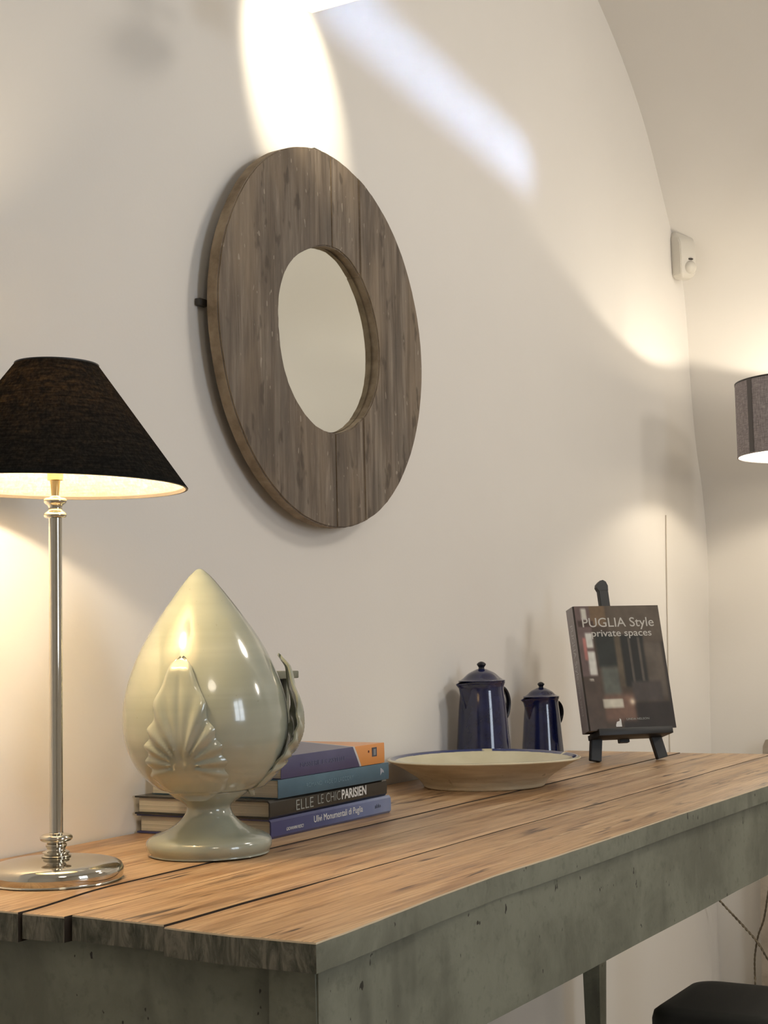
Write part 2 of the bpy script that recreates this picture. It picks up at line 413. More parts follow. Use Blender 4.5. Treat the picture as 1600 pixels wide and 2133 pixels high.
# the front apron, the end apron, back apron
HA = .6106
def waved(bm_pts): return bm_pts
bm = B(); pl = []
for i in range(31):
    x = -.462+(1.60+.462)*i/30; pl.append((x-.59, HA+.0015*noise.noise(Vector((x*4, 1, 1)))))
top = []
for i in range(31):
    x = 1.60-(1.60+.462)*i/30
    dip = .010*max(0, 1-(x+.462)/.16) if x < -.3 else 0
    top.append((x-.59, H-TH-dip*0-.0002))
prism(bm, pl+top, -.684+.35, -.662+.35, 'y')
obj('apron', bm, PAINT, table)
obj('apron', box(loc((-.512, -.636, HA)), loc((-.492, -.06, H-TH-.0002)), .001), PAINT, table)
obj('apron', box(loc((-.46, -.045, HA)), loc((1.60, -.025, H-TH-.0002)), .001), PAINT, table)
obj('apron', box(loc((1.63, -.636, HA)), loc((1.65, -.06, H-TH-.0002)), .001), PAINT, table)
def leg(x0, x1, y0, y1, sx, sy):
    """square leg, tapering below the apron on its inner faces (sx, sy say which side is the inner one)"""
    bm = B(); t = .022
    rings = []
    for z, k in ((-.0197, 1), (.25, .62), (HA-.01, .02), (H-TH-.0004, 0)):
        X0, X1, Y0_, Y1_ = x0, x1, y0, y1
        if sx > 0: X1 -= t*k
        else: X0 += t*k
        if sy > 0: Y1_ -= t*k
        else: Y0_ += t*k
        rings.append([bm.verts.new(loc((x, y, z))) for x, y in ((X0, Y0_), (X1, Y0_), (X1, Y1_), (X0, Y1_))])
    for a, b in zip(rings, rings[1:]):
        for i in range(4): bm.faces.new((a[i], a[(i+1) % 4], b[(i+1) % 4], b[i]))
    bm.faces.new(rings[0]); bm.faces.new(rings[-1])
    bmesh.ops.bevel(bm, geom=[e for e in bm.edges if abs(e.verts[0].co.z-e.verts[1].co.z) > .05], offset=.0025, segments=2, affect='EDGES')
    return obj('leg', bm, PAINT, table)
leg(-.520, -.4625, -.690, -.632, 1, 1); leg(1.600, 1.657, -.690, -.632, -1, 1)
leg(-.520, -.4625, -.072, -.015, 1, -1); leg(1.600, 1.657, -.125, -.070, -1, -1)

# ------------------------------------------------------------------ round mirror in a plank frame
mir = thing('round_mirror', 'round mirror in a wide frame of weathered brown planks, hung high on the wall', 'mirror', (.5685, 0, 1.6255), (0, 0, 0))
RO, RI, YF, YB = .3536, .176, -.046, -.0235
def outer(a): return RO*(1-.002*abs(sin(a))+.006*noise.noise(Vector((cos(a)*2, sin(a)*2, 1)))+.0025*noise.noise(Vector((cos(a)*22, sin(a)*22, 4))))
def inner(a): return RI*(1+.05*noise.noise(Vector((cos(a)*1.3+4, sin(a)*1.3, 2)))+.006*noise.noise(Vector((cos(a)*14, sin(a)*14, 7))))
def arc(rf, x_lim, side, top_to_bottom, n=80):
    """points of the arc on the `side` (-1 left, 1 right) of the line x = x_lim"""
    out = []
    for i in range(n+1):
        a = pi/2+ (pi if side < 0 else -pi)*i/n
        # shrink range so that x stays beyond x_lim
        out.append(a)
    res_ = []
    # refine the end angles by bisection
    def fx(a): r = rf(a); return r*cos(a)-x_lim
    def cross(a0, a1):
        for _ in range(40):
            m_ = (a0+a1)/2
            if (fx(a0) > 0) == (fx(m_) > 0): a0 = m_
            else: a1 = m_
        return a0
    mid = pi if side < 0 else 0
    t0 = cross(mid, pi/2-side*-.0+ (side*.0)) if False else None
    lo_a = cross(mid, mid-side*-1*pi*.98) if False else None
    up = cross(mid, mid+(pi*.96 if side > 0 else -pi*.96)); dn = cross(mid, mid-(pi*.96 if side > 0 else -pi*.96))
    for i in range(n+1):
        a = up+(dn-up)*i/n; r = rf(a); res_.append((r*cos(a), r*sin(a)))
    return res_ if top_to_bottom else res_[::-1]
def board(poly_list, dy=0):
    bm = B()
    for poly in poly_list:
        a, b = prism(bm, poly, YB, YF+dy, 'y')
        ff = [f for f in bm.faces if len(f.verts) == len(poly) and all(v in set(b) for v in f.verts)][0]
        ff.material_index = 0
        bmesh.ops.bevel(bm, geom=list(ff.edges), offset=.0022, segments=2, affect='EDGES')
    for f in bm.faces:
        f.material_index = 0 if abs(f.normal.y) > .4 else 1
    return obj('board', bm, [MWOOD, MEDGE], mir, angle=40)
XA, XB = .010, .112
e_ = .0006
board([arc(outer, XA-e_, -1, True)+arc(inner, XA-e_, -1, False)])
board([arc(outer, XB+e_, 1, True)+arc(inner, XB+e_, 1, False)], -.0005)
def seg_between(rf, xa, xb, top, n=14):
    out = []
    for i in range(n+1):
        x = xa+(xb-xa)*i/n; a = math.acos(max(-1, min(1, x/(RO if rf is outer else RI))))
        if not top: a = -a
        for _ in range(6):
            r = rf(a); c = max(-1, min(1, x/r)); a = math.acos(c)*(1 if top else -1)
        r = rf(a); out.append((x, r*sin(a)))
    return out
board([seg_between(outer, XA+e_, XB-e_, True)+seg_between(inner, XA+e_, XB-e_, True)[::-1]], .0006)
board([seg_between(outer, XA+e_, XB-e_, False)+seg_between(inner, XA+e_, XB-e_, False)[::-1]], .0006)
bm = B(); lathe(bm, [(0, -.0215), (.186, -.0215), (.186, -.0175), (0, -.0175)], 96)
bm.transform(Matrix.Rotation(-pi/2, 4, 'X') @ Matrix.Diagonal((1, 1, -1, 1)) @ Matrix.Identity(4))
for v in bm.verts: pass
SILVER = M('mirror_glass', .01, metal=1).base((.86, .87, .82, 1)).m
def fix_y(bm, y0, y1):
    ys_ = [v.co.y for v in bm.verts]; a, b = min(ys_), max(ys_)
    for v in bm.verts: v.co.y = y0+(v.co.y-a)/(b-a)*(y1-y0)
fix_y(bm, -.0300, -.0250)
for v in bm.verts: v.co.x *= .174/.186; v.co.z *= .174/.186
obj('glass', bm, SILVER, mir, angle=30)
obj('batten', box((-.27, -.0232, .05), (.27, -.001, .10), .001), MEDGE, mir)
obj('batten', box((-.27, -.0232, -.12), (.27, -.001, -.07), .001), MEDGE, mir)
IRON = flat('dark_iron', (.05, .043, .035), .55)
obj('hanging_bracket', box((-.020, -.030, .345), (.004, -.022, .362), .001), IRON, mir)
obj('hanging_bracket', box((-.3585, -.012, .002), (-.335, -.002, .014), .001), IRON, mir)

# ------------------------------------------------------------------ table lamp
lamp = thing('table_lamp', 'nickel table lamp with conical black shade, at the near end of the table', 'lamp', (-.3551, -.2075, H+.0006))
def p(z): return z-H-.0006
bm = B(); lathe(bm, catmull([(0, .0), (.0745, 0), (.0800, .003), (.0818, .010), (.0795, .0175), (.072, .0220), (.055, .0250), (.032, .0270), (.016, .0285)], 4)+[(.0, .029)], 96)
obj('base', bm, NICKEL, lamp, angle=60)
bm = B(); lathe(bm, catmull([(.012, .026), (.0175, .0285), (.0180, .0300), (.0150, .0320), (.0165, .0335), (.0160, .0345), (.0110, .0370), (.0120, .0400), (.0130, .0430), (.0110, .0460), (.0125, .0465), (.0175, .0475), (.0200, .0512), (.0175, .0550), (.0095, .0565), (.0085, .058)], 4), 48)
obj('foot_collar', bm, NICKEL, lamp, angle=60)
bm = B(); lathe(bm, [(0, .054), (.0082, .054), (.0082, p(1.229)), (0, p(1.229))], 40)
obj('column', bm, NICKEL, lamp)
bm = B(); z0 = p(1.225); lathe(bm, catmull([(.008, z0), (.0128, z0+.001), (.0142, z0+.004), (.0125, z0+.007), (.009, z0+.0095), (.0085, z0+.013), (.0095, z0+.016), (.0132, z0+.019), (.0142, z0+.022), (.0128, z0+.025), (.0075, z0+.026), (.006, z0+.028)], 4), 48)
obj('top_collar', bm, NICKEL, lamp, angle=60)
BRASS = M('warm_brass', .25, metal=1).base((.80, .62, .33, 1)).m
bm = B(); z1 = z0+.027; lathe(bm, [(0, z1), (.0045, z1), (.0062, z1+.018), (.0066, z1+.020), (.0098, z1+.021), (.0098, z1+.029), (.0125, z1+.032), (.0125, z1+.045), (0, z1+.045)], 32)
obj('lamp_holder', bm, BRASS, lamp)
def m_bulb():
    m = M('glowing_bulb', .3); e = m.N('ShaderNodeEmission'); e.inputs[0].default_value = (1, .82, .55, 1); e.inputs[1].default_value = 6
    t = m.N('ShaderNodeBsdfTransparent'); ad = m.N('ShaderNodeAddShader'); m.L(e.outputs[0], ad.inputs[0]); m.L(t.outputs[0], ad.inputs[1])
    m.L(ad.outputs[0], m.out.inputs['Surface']); return m.m
BULB = m_bulb()
bm = B(); zb = z1+.045; lathe(bm, [(0, zb), (.009, zb), (.013, zb+.008), (.0165, zb+.018), (.014, zb+.028), (.008, zb+.036), (0, zb+.039)], 24)
obj('bulb', bm, BULB, lamp)
def m_shade(name, col, tr, weave=True, tcol=None):
    m = M(name, .85, spec=.1)
    d = m.N('ShaderNodeBsdfDiffuse'); t = m.N('ShaderNodeBsdfTranslucent'); mx = m.N('ShaderNodeMixShader')
    n1 = m.noise(m.coord((30, 30, 260), rot=(.12, .10, 0)), 1.6, 4, .7); n2 = m.noise(m.coord((190, 190, 30), rot=(.1, .14, 0)), 1.6, 3, .7)
    w = m.math('MULTIPLY', n1, n2)
    m.L(m.mix(m.gray(w, .15, .4), (col[0]*.7, col[1]*.7, col[2]*.7, 1), (col[0]*1.4, col[1]*1.4, col[2]*1.4, 1)), d.inputs[0])
    tc = tcol or col
    m.L(m.mix(m.gray(w, .20, .42), (tc[0]*.35, tc[1]*.35, tc[2]*.35, 1), (tc[0]*1.9, tc[1]*1.9, tc[2]*1.9, 1)), t.inputs[0])
    mx.inputs[0].default_value = tr; m.L(d.outputs[0], mx.inputs[1]); m.L(t.outputs[0], mx.inputs[2]); m.L(mx.outputs[0], m.out.inputs['Surface'])
    return m.m
BLACKF = m_shade('black_linen_shade', (.026, .026, .024), .45, tcol=(.014, .0115, .0085))
LINING = m_shade('cream_shade_lining', (.86, .74, .52), .25, tcol=(.7, .5, .28))
zs0, zs1 = p(1.2645), p(1.4185); R0, R1 = .1655, .0515
tilt = Matrix.Rotation(radians(1.3), 4, Vector((.87, .5, 0)))
piv = Vector((0, 0, zs0+.05))
def tl(bm): bm.transform(Matrix.Translation(piv) @ tilt @ Matrix.Translation(-piv)); return bm
bm = B(); lathe(bm, [(R0+.0008, zs0), (R1+.0008, zs1)], 96); tl(bm)
sh = obj('lamp_shade', bm, BLACKF, lamp)
bm = B(); lathe(bm, [(R0-.0008, zs0+.0004), (R1-.0008, zs1-.0004)], 96); tl(bm)
obj('shade_lining', bm, LINING, sh)
TRIMG = flat('shade_rim_tape', (.20, .17, .135), .7)
bm = B(); lathe(bm, [(R0+.0006, zs0-.0008), (R0-.0012, zs0+.0010), (R0-.0042, zs0+.0046), (R0-.0048, zs0+.0030), (R0-.0022, zs0-.0008)], 96, closed=True); tl(bm)
obj('rim_tape', bm, TRIMG, sh)
bm = B(); lathe(bm, [(R1+.0012, zs1-.002), (R1+.0012, zs1+.0012), (R1-.002, zs1+.0012), (R1-.002, zs1-.002)], 64, closed=True); tl(bm)
obj('rim_tape', bm, BLACKWOOD, sh)
bm = B(); zc = z1+.031
for k in range(3):
    a = 2*pi*k/3+.4; tube(bm, [(.010*cos(a), .010*sin(a), zc), (.028*cos(a), .028*sin(a), zc+.03), ((R1-.006)*cos(a), (R1-.006)*sin(a), zs1-.012)], .0012, 6)
obj('shade_carrier', bm, BRASS, lamp)
lp = light('table_lamp_bulb_light', 'POINT', (-.3551, -.2075, 1.341), 5.8, WARM, shadow_soft_size=.012)

# ------------------------------------------------------------------ ceramic bud finial
fin = thing('ceramic_bud_finial', 'glossy sage green ceramic bud with raised leaves on a flared foot', 'ornament', (-.0975, -.2480, H+.0006))
k_ = .2073/1000
foot = [(0, 0), (.0735, 0), (.0815, .004), (.0855, .012), (.0835, .0205), (.0745, .0265), (.060, .0320), (.045, .0405), (.0350, .050), (.0302, .059), (.0305, .065), (.039, .072), (.050, .079), (.0555, .0845), (.0545, .0865), (.0, .0865)]
body = [(.0545, .0862), (.066, .0885), (.080, .0985), (.0925, .112), (.103, .130), (.1100, .150), (.1128, .172), (.1120, .196), (.1070, .222), (.0985, .2475), (.0880, .272), (.0745, .296), (.0600, .318), (.0455, .3385), (.0300, .3590), (.0165, .3755), (.0070, .3845), (.0028, .3872), (0, .3878)]
bc = catmull(body, 5)
bm = B(); lathe(bm, catmull(foot[:-1], 4)+[(0, .0862)], 96); obj('foot', bm, GLAZE, fin, angle=70)
bm = B(); lathe(bm, [(0, .0858)]+bc, 128)
for v in bm.verts:
    k = (v.co.z-.086)*.030; v.co.x -= .5*k; v.co.y += .866*k
obj('bud', bm, GLAZE, fin, angle=70)
def rb(z):
    for (r0, a), (r1, b) in zip(bc, bc[1:]):
        if a <= z <= b and b > a: return r0+(r1-r0)*(z-a)/(b-a)
    return .05 if z < .09 else 0
wtab = [(.076, .016), (.082, .031), (.090, .043), (.105, .0525), (.125, .0560), (.145, .0545), (.165, .0485), (.185, .0400), (.206, .0350), (.226, .0275), (.240, .0215), (.250, .0175), (.2555, .0155), (.260, .0125), (.2635, .0090), (.266, .0050), (.2672, .0010)]
def leaf(phi0, seed, s=1):
    NU, NV = 36, 64; bm = B(); grid = []
    for j in range(NV+1):
        v = j/NV; v = v if v < .8 else .8+(v-.8)*(1+(1-(v-.8)/.2)*.6); z = .077+(.2672-.077)*min(1, v)
        w = lerp_tab(wtab, z); row = []
        for i in range(NU+1):
            u = -1+2*i/NU
            a = w*u; ang = math.atan2(a, z-.126); rad = sqrt(a*a+(z-.126)**2)
            up_ = smoothstep(.225, .262, z)
            vein = cos(ang*17)*smoothstep(.004, .025, rad)*(1-smoothstep(1.75, 2.2, abs(ang)))*smoothstep(.04, .35, abs(ang))*(1-smoothstep(.215, .25, z))
            a *= 1+.065*vein*abs(u)**4
            mid = -.0018*exp(-(a/.0035)**2)*smoothstep(.1, .14, z)*(1-up_)
            d = .0028+.0046*(1-abs(u)**7)*(1-smoothstep(.246, .267, z)*.75)+.0032*vein*(1-.35*abs(u))+mid+.0020*abs(u)**3*smoothstep(.12, .17, z)
            d += .0042*up_*(1-smoothstep(.250, .267, z))+.0105*smoothstep(.10, .17, z)*(s-1)
            if z < .092: d += .001
            zz = z; r = rb(max(z, .0865))+d if z >= .0865 else .0545+d
            an = phi0+a/(rb(max(z, .092))+d)
            row.append(bm.verts.new((r*cos(an), r*sin(an), zz)))
        for vv in row: k = max(0, vv.co.z-.086)*.030; vv.co.x -= .5*k; vv.co.y += .866*k
        grid.append(row)
    for j in range(NV):
        for i in range(NU): bm.faces.new((grid[j][i], grid[j][i+1], grid[j+1][i+1], grid[j+1][i]))
    # thickness towards the bud
    bmesh.ops.recalc_face_normals(bm, faces=bm.faces)
    fs = list(bm.faces); r = bmesh.ops.solidify(bm, geom=fs, thickness=.0035)
    o = obj('leaf', bm, GLAZE, fin, angle=80)
    return o
camdir = math.atan2(-1.4895+.2480, -1.7633+.0975)
for q, (da, s) in enumerate(((-.30, 1), (1.64, 2.15), (-2.45, 1.3))): leaf(camdir+da, q*1.3, s)

# ------------------------------------------------------------------ books
def book(name, label, L, D, T, locz, cover, group=None, soft=False, board_t=.0025, inset=.004, rnd=.0):
    """spine along +x facing -y; origin at the spine's left bottom corner"""
    r = thing(name, label, 'book', *locz, group=group)
    bt = .0007 if soft else board_t; ins = 0.0006 if soft else inset
    # C-shaped cover: profile in (y,z)
    c = .0035 if not soft else .0008
    outer_ = [(D, 0), (c, 0), (.0004, c), (0, T/2), (.0004, T-c), (c, T), (D, T)]
    inner_ = [(D, T-bt), (c+bt*.6, T-bt), (bt, T-c-bt*.3), (bt, T/2), (bt, c+bt*.3), (c+bt*.6, bt), (D, bt)]
    bm = B(); prism(bm, outer_+inner_, 0, L, 'x')
    cv = obj('cover', bm, cover, r, angle=30)
    obj('pages', box((ins, bt+.0006, bt+.0002), (L-ins, D-ins-.0008, T-bt-.0002), .0006, 1), PAGES, r, smooth=False)
    return r
RX = (pi/2, 0, 0)
# 1: blue, bottom
def m_blue():
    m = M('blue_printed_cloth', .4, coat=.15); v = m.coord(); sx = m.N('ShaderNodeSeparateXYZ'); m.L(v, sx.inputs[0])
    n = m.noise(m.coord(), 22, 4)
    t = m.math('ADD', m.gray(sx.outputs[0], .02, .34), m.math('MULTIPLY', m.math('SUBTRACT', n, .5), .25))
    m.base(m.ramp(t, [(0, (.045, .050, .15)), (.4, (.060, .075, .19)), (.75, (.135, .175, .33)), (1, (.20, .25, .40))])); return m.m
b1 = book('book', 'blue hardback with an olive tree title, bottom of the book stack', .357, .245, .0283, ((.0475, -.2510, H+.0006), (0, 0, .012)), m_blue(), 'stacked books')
text('lettering', 'Ulivi Monumentali di Puglia', b1, WHITE_INK, (.1165, -.0002, .0115), RX, .147, .0105)
text('lettering', 'GIOVANNI RESCI', b1, WHITE_INK, (.040, -.0002, .0085), RX, .047, .0048, italic=.2)
text('lettering', 'aldo', b1, DARK_INK, (.303, -.0002, .0125), RX, .019, .0065)
# 2: black
BLKC = flat('black_gloss_cover', (.016, .016, .014), .32, coat=.2)
b2 = book('book', 'black hardback with a white Parisian fashion title, second from the bottom', .353, .245, .0272, ((.046, -.2505, H+.0292), (0, 0, .022)), BLKC, 'stacked books')
text('lettering', 'ELLE', b2, SILVER_INK, (.071, -.0002, .006), RX, .049, .0165, bold=-.008)
text('lettering', 'LE CHIC', b2, SILVER_INK, (.133, -.0002, .0085), RX, .068, .0150, bold=-.012)
text('lettering', 'PARISIEN', b2, WHITE_INK, (.205, -.0002, .0088), RX, .078, .0150, bold=.022)
# 3: teal
def m_teal():
    m = M('teal_cover', .4, coat=.15); n = m.noise(m.coord((1, 1, 1)), 14, 4)
    m.base(m.ramp(n, [(.3, (.045, .105, .155)), (.7, (.065, .145, .205))])); return m.m
b3 = book('book', 'teal paperback with pale edge pages, third from the bottom', .322, .235, .0268, ((.0685, -.2500, H+.0569), (0, 0, -.006)), m_teal(), 'stacked books', soft=True)
text('lettering', 'ROMANO  VADE DI LACCORY', b3, TEAL_INK, (.075, -.0002, .0095), RX, .135, .0068)
bm = B(); prism(bm, [(.294, .008), (.300, .013), (.306, .0115), (.304, .0155), (.298, .019), (.2945, .020)], -.0003, .0002, 'y'); obj('emblem', bm, PALE_INK, b3, smooth=False, label='small pale bird emblem')
# 4: indigo with orange corner
def m_indigo():
    m = M('indigo_orange_cover', .36, coat=.2); v = m.coord(); s = m.N('ShaderNodeSeparateXYZ'); m.L(v, s.inputs[0])
    # boundary: on the spine it runs from x=.212 at the top to x=.232 at the bottom; on the lid it curves towards the corner
    zz = m.math('MULTIPLY', m.math('SUBTRACT', .033, s.outputs[2]), .62)
    yy = m.math('MULTIPLY', s.outputs[1], .55)
    b_ = m.math('ADD', m.math('ADD', .208, zz), yy)
    d = m.math('SUBTRACT', s.outputs[0], b_)
    n = m.noise(m.coord(), 12, 4)
    blue = m.ramp(n, [(.3, (.050, .050, .135)), (.7, (.075, .075, .17))])
    c = m.mix(m.gray(d, -.005, -.0045), blue, (.55, .55, .56, 1)); c = m.mix(m.gray(d, 0, .0006), c, (.72, .30, .085, 1))
    m.base(c); return m.m
b4 = book('book', 'indigo paperback with an orange corner, topmost of the book stack', .302, .215, .0325, ((.0775, -.2495, H+.0843), (0, 0, -.004)), m_indigo(), 'stacked books', soft=True)
bm = B(); addbox(bm, (.262, -.0003, .0125), (.277, .0002, .0270)); obj('spine_picture', bm, DARK_INK, b4, smooth=False, label='small dark picture')
bm = B(); addbox(bm, (.2665, -.0004, .0145), (.274, .0002, .0245)); obj('spine_picture_figure', bm, GREY_INK, b4, smooth=False)
bm = B(); lathe(bm, [(0, -.0003), (.0021, -.0003), (.0021, .0002), (0, .0002)], 16); bm.transform(Matrix.Rotation(pi/2, 4, 'X')); bm.transform(Matrix.Translation((.2515, 0, .0215))); obj('spine_dot', bm, flat('brown_dot', (.12, .03, .02)), b4, smooth=False)
text('lettering', 'MASSERIE E CASTELLI', b4, FAINT_INK, (.052, -.0002, .0135), RX, .125, .0070)

# ------------------------------------------------------------------ little green lantern stand behind the bud
lan = thing('small_lantern', 'small grey green wooden lantern behind the ceramic bud, standing on the book stack', 'lantern', (.178, -.150, H+.1174))
LG = m_paint('lantern_paint', 1.25)
hh = .122; a2 = .030
obj('cap', box((-a2-.011, -a2-.011, hh-.0115), (a2+.011, a2+.011, hh), .0015), LG, lan)
obj('base', box((-a2, -a2, 0), (a2, a2, .008), .001), LG, lan)
for sx in (-1, 1):
    for sy in (-1, 1): obj('post', box((min(sx*a2, sx*(a2-.008)), min(sy*a2, sy*(a2-.008)), .008), (max(sx*a2, sx*(a2-.008)), max(sy*a2, sy*(a2-.008)), hh-.0115), .0006), LG, lan)
DARKP = flat('dark_panel', (.05, .05, .042), .4)
obj('back_panel', box((a2-.006, -a2+.009, .009), (a2-.003, a2-.009, hh-.0125)), DARKP, lan, smooth=False)
obj('side_panel', box((-a2+.009, -a2+.007, .009), (a2-.009, -a2+.010, hh-.0125)), DARKP, lan, smooth=False)

# ------------------------------------------------------------------ the plate
plate = thing('earthenware_bowl', 'wide shallow cream earthenware bowl with a blue painted rim, in the middle of the table', 'bowl', (.8538, -.1975, H+.0006))
def m_cream():
    m = M('cream_glaze', .2, coat=.4); v = m.coord(); s = m.N('ShaderNodeSeparateXYZ'); m.L(v, s.inputs[0])
    r = m.math('SQRT', m.math('ADD', m.math('MULTIPLY', s.outputs[0], s.outputs[0]), m.math('MULTIPLY', s.outputs[1], s.outputs[1])))
    n = m.noise(m.coord((1, 1, 1)), 12, 4); n2 = m.noise(m.coord(), 40, 2)
    cream = m.ramp(n, [(.3, (.62, .57, .38)), (.7, (.72, .67, .48))])
    rr = m.math('ADD', r, m.math('MULTIPLY', m.math('SUBTRACT', n2, .5), .003))
    band = m.math('MULTIPLY', m.gray(rr, .1705, .1715), m.gray(rr, .1815, .1810))
    worn = m.gray(m.noise(m.coord(), 26, 2), .35, .40)
    c = m.mix(m.math('MULTIPLY', band, worn), cream, (.045, .06, .17, 1)); m.base(c); m.bump(n, .15, .003); return m.m
def m_unglazed():
    m = M('unglazed_buff_clay', .6, spec=.3); n = m.noise(m.coord((1, 1, 9)), 9, 4, .6); n2 = m.noise(m.coord(), 60, 3)
    c = m.ramp(n, [(.3, (.46, .375, .245)), (.7, (.66, .57, .41))]); c = m.mix(m.gray(n2, .66, .72, 0, .5), c, (.25, .18, .10, 1))
    m.base(c); m.bump(m.noise(m.coord((1, 1, 26)), 3, 2), .35, .004); return m.m
inn = catmull([(.1850, .0545), (.1800, .0560), (.1720, .0525), (.150, .040), (.120, .026), (.080, .0195), (.04, .018), (.0, .0178)], 4)
out = catmull([(0, .004), (.095, .004), (.099, .001), (.112, .0), (.1165, .002), (.1195, .008), (.130, .019), (.150, .033), (.172, .0455), (.184, .0515), (.1862, .0535), (.1850, .0545)], 4)
bm = B(); lathe(bm, inn, 128)
wob = lambda v: (setattr(v.co, 'z', v.co.z*(1+.022*sin(2*math.atan2(v.co.y, v.co.x)+.6)*smoothstep(.1, .18, v.co.to_2d().length))))
for v in bm.verts: wob(v)
obj('glazed_inside', bm, m_cream(), plate, angle=60)
bm = B(); lathe(bm, out, 128)
for v in bm.verts: wob(v)
obj('clay_underside', bm, m_unglazed(), plate, angle=60, label='rough buff unglazed outside')

# ------------------------------------------------------------------ enamel pitchers
def pitcher(loc_, lab, rb_, rt, h, hdir):
    r = thing('enamel_coffee_pot', lab, 'pitcher', loc_, group='lidded blue enamel pots')
    bm = B()
    lathe(bm, catmull([(rb_*.94, 0), (rb_, .003), (rb_*.995, .008), (rb_*.91, h*.40), (rb_*.835, h*.72), (rt*.975, h*.90), (rt, h*.965), (rt*1.035, h*.985), (rt*1.05, h)], 4)+[(rt*.99, h), (rt*.96, h*.96), (rt*.9, h*.5), (0, .01)], 80)
    bmesh.ops.contextual_create(bm, geom=[]) if False else None
    a0 = hdir+pi
    for v in bm.verts:     # pouring lip
        z = v.co.z; rr = v.co.to_2d().length
        if z > h*.80 and rr > rt*.9:
            a = math.atan2(v.co.y, v.co.x); da = (a-a0+pi) % (2*pi)-pi
            k = exp(-(da/.26)**2)*smoothstep(h*.84, h, z)
            v.co.x += cos(a0)*k*.020; v.co.y += sin(a0)*k*.020; v.co.z -= k*.003
    obj('body', bm, ENAMEL, r, angle=60)
    bm = B(); lathe(bm, [(0, 0), (rb_*.94, 0), (rb_*.94, .001), (0, .001)], 48); obj('bottom', bm, ENAMEL, r)
    bm = B(); hz = h+.0005
    lathe(bm, catmull([(rt*1.04, hz), (rt*1.05, hz+.0025), (rt*.97, hz+.0035), (rt*.83, hz+rt*.17), (rt*.60, hz+rt*.37), (rt*.34, hz+rt*.50), (rt*.20, hz+rt*.56)], 4)+[(0, hz+rt*.57)], 64)
    lid = obj('lid', bm, ENAMEL, r, angle=60)
    kz = hz+rt*.55
    bm = B(); lathe(bm, catmull([(rt*.15, kz), (rt*.13, kz+rt*.08), (rt*.19, kz+rt*.17), (rt*.205, kz+rt*.23), (rt*.14, kz+rt*.30), (rt*.05, kz+rt*.34)], 4)+[(0, kz+rt*.345)], 24)
    obj('knob', bm, ENAMEL_EDGE, lid)
    bm = B(); d = Vector((cos(hdir), sin(hdir), 0)); up = Vector((0, 0, 1)); pts = []
    for q in catmull([(rb_*.80, h*.89), (rt*1.22, h*.92), (rt*1.46, h*.85), (rt*1.53, h*.74), (rb_*1.09, h*.61), (rb_*.88, h*.55)], 5): pts.append(d*q[0]+up*q[1])
    tube(bm, pts, .0042, 10); sc = d.cross(up)
    for v in bm.verts: v.co += sc*(v.co.dot(sc))*.7
    obj('handle', bm, ENAMEL_EDGE, r, angle=60)
    return r
pitcher((1.1130, -.0700, H+.0006), 'taller cobalt enamel coffee pot with domed lid, standing behind the bowl', .0605, .0475, .1905, -.42)
pitcher((1.4090, -.0750, H+.0006), 'shorter cobalt enamel coffee pot with domed lid, between the taller pot and the easel', .0495, .0395, .1440, -.42)

# ------------------------------------------------------------------ tabletop easel with a book
EZ = Vector((1.469, -.253, H+.0004)); erz = math.atan2(-.116, .124); lean = radians(14)
easel = thing('tabletop_easel', 'small black wooden easel with splayed legs near the far end of the table', 'easel', EZ, (0, 0, erz))
def T(a, b, c): return Vector((a, b*sin(lean)-c*cos(lean), b*cos(lean)+c*sin(lean)))
def ebar(name, p0, p1, w, d, **k):
    bm = B(); bar(bm, T(*p0), T(*p1), w, d, .0012, side=Vector((0, -cos(lean), sin(lean))), **k); return obj(name, bm, BLACKWOOD, easel)
zf = -.0005
ebar('leg', (-.083, zf, .0135), (-.020, .335, .0135), .026, .014)
ebar('leg', (.083, zf, .0135), (.020, .335, .0135), .026, .014)
bm = B(); bar(bm, T(0, .040, .001), T(0, .400, .001), .024, .014, .001, side=Vector((0, -cos(lean), sin(lean))))
obj('mast', bm, BLACKWOOD, easel)
bm = B(); prism(bm, [(-.012, -.006), (.012, -.006), (.013, .006), (.009, .016), (.002, .020), (-.006, .018), (-.014, .010), (-.016, .002)], -.007, .007, 'y')
bm.transform(Matrix.Translation(T(0, .404, .001)) @ Matrix.Rotation(-lean, 4, 'X')); obj('mast_head', bm, BLACKWOOD, easel)
led = B(); addbox(led, (-.090, -.066, -.006), (.092, -.0068, .0055), .0012); addbox(led, (-.090, -.070, -.006), (.092, -.0645, .010), .0012)
led.transform(Matrix.Translation(T(0, .0525, 0)) @ Matrix.Rotation(-lean, 4, 'X')); obj('ledge', led, BLACKWOOD, easel)
bm = B(); q0 = T(0, .30, 0); bar(bm, (q0.x, q0.y+.008, q0.z), (-.012, .135, .001), .016, .012, .001, side=Vector((1, 0, 0))); obj('rear_strut', bm, BLACKWOOD, easel)
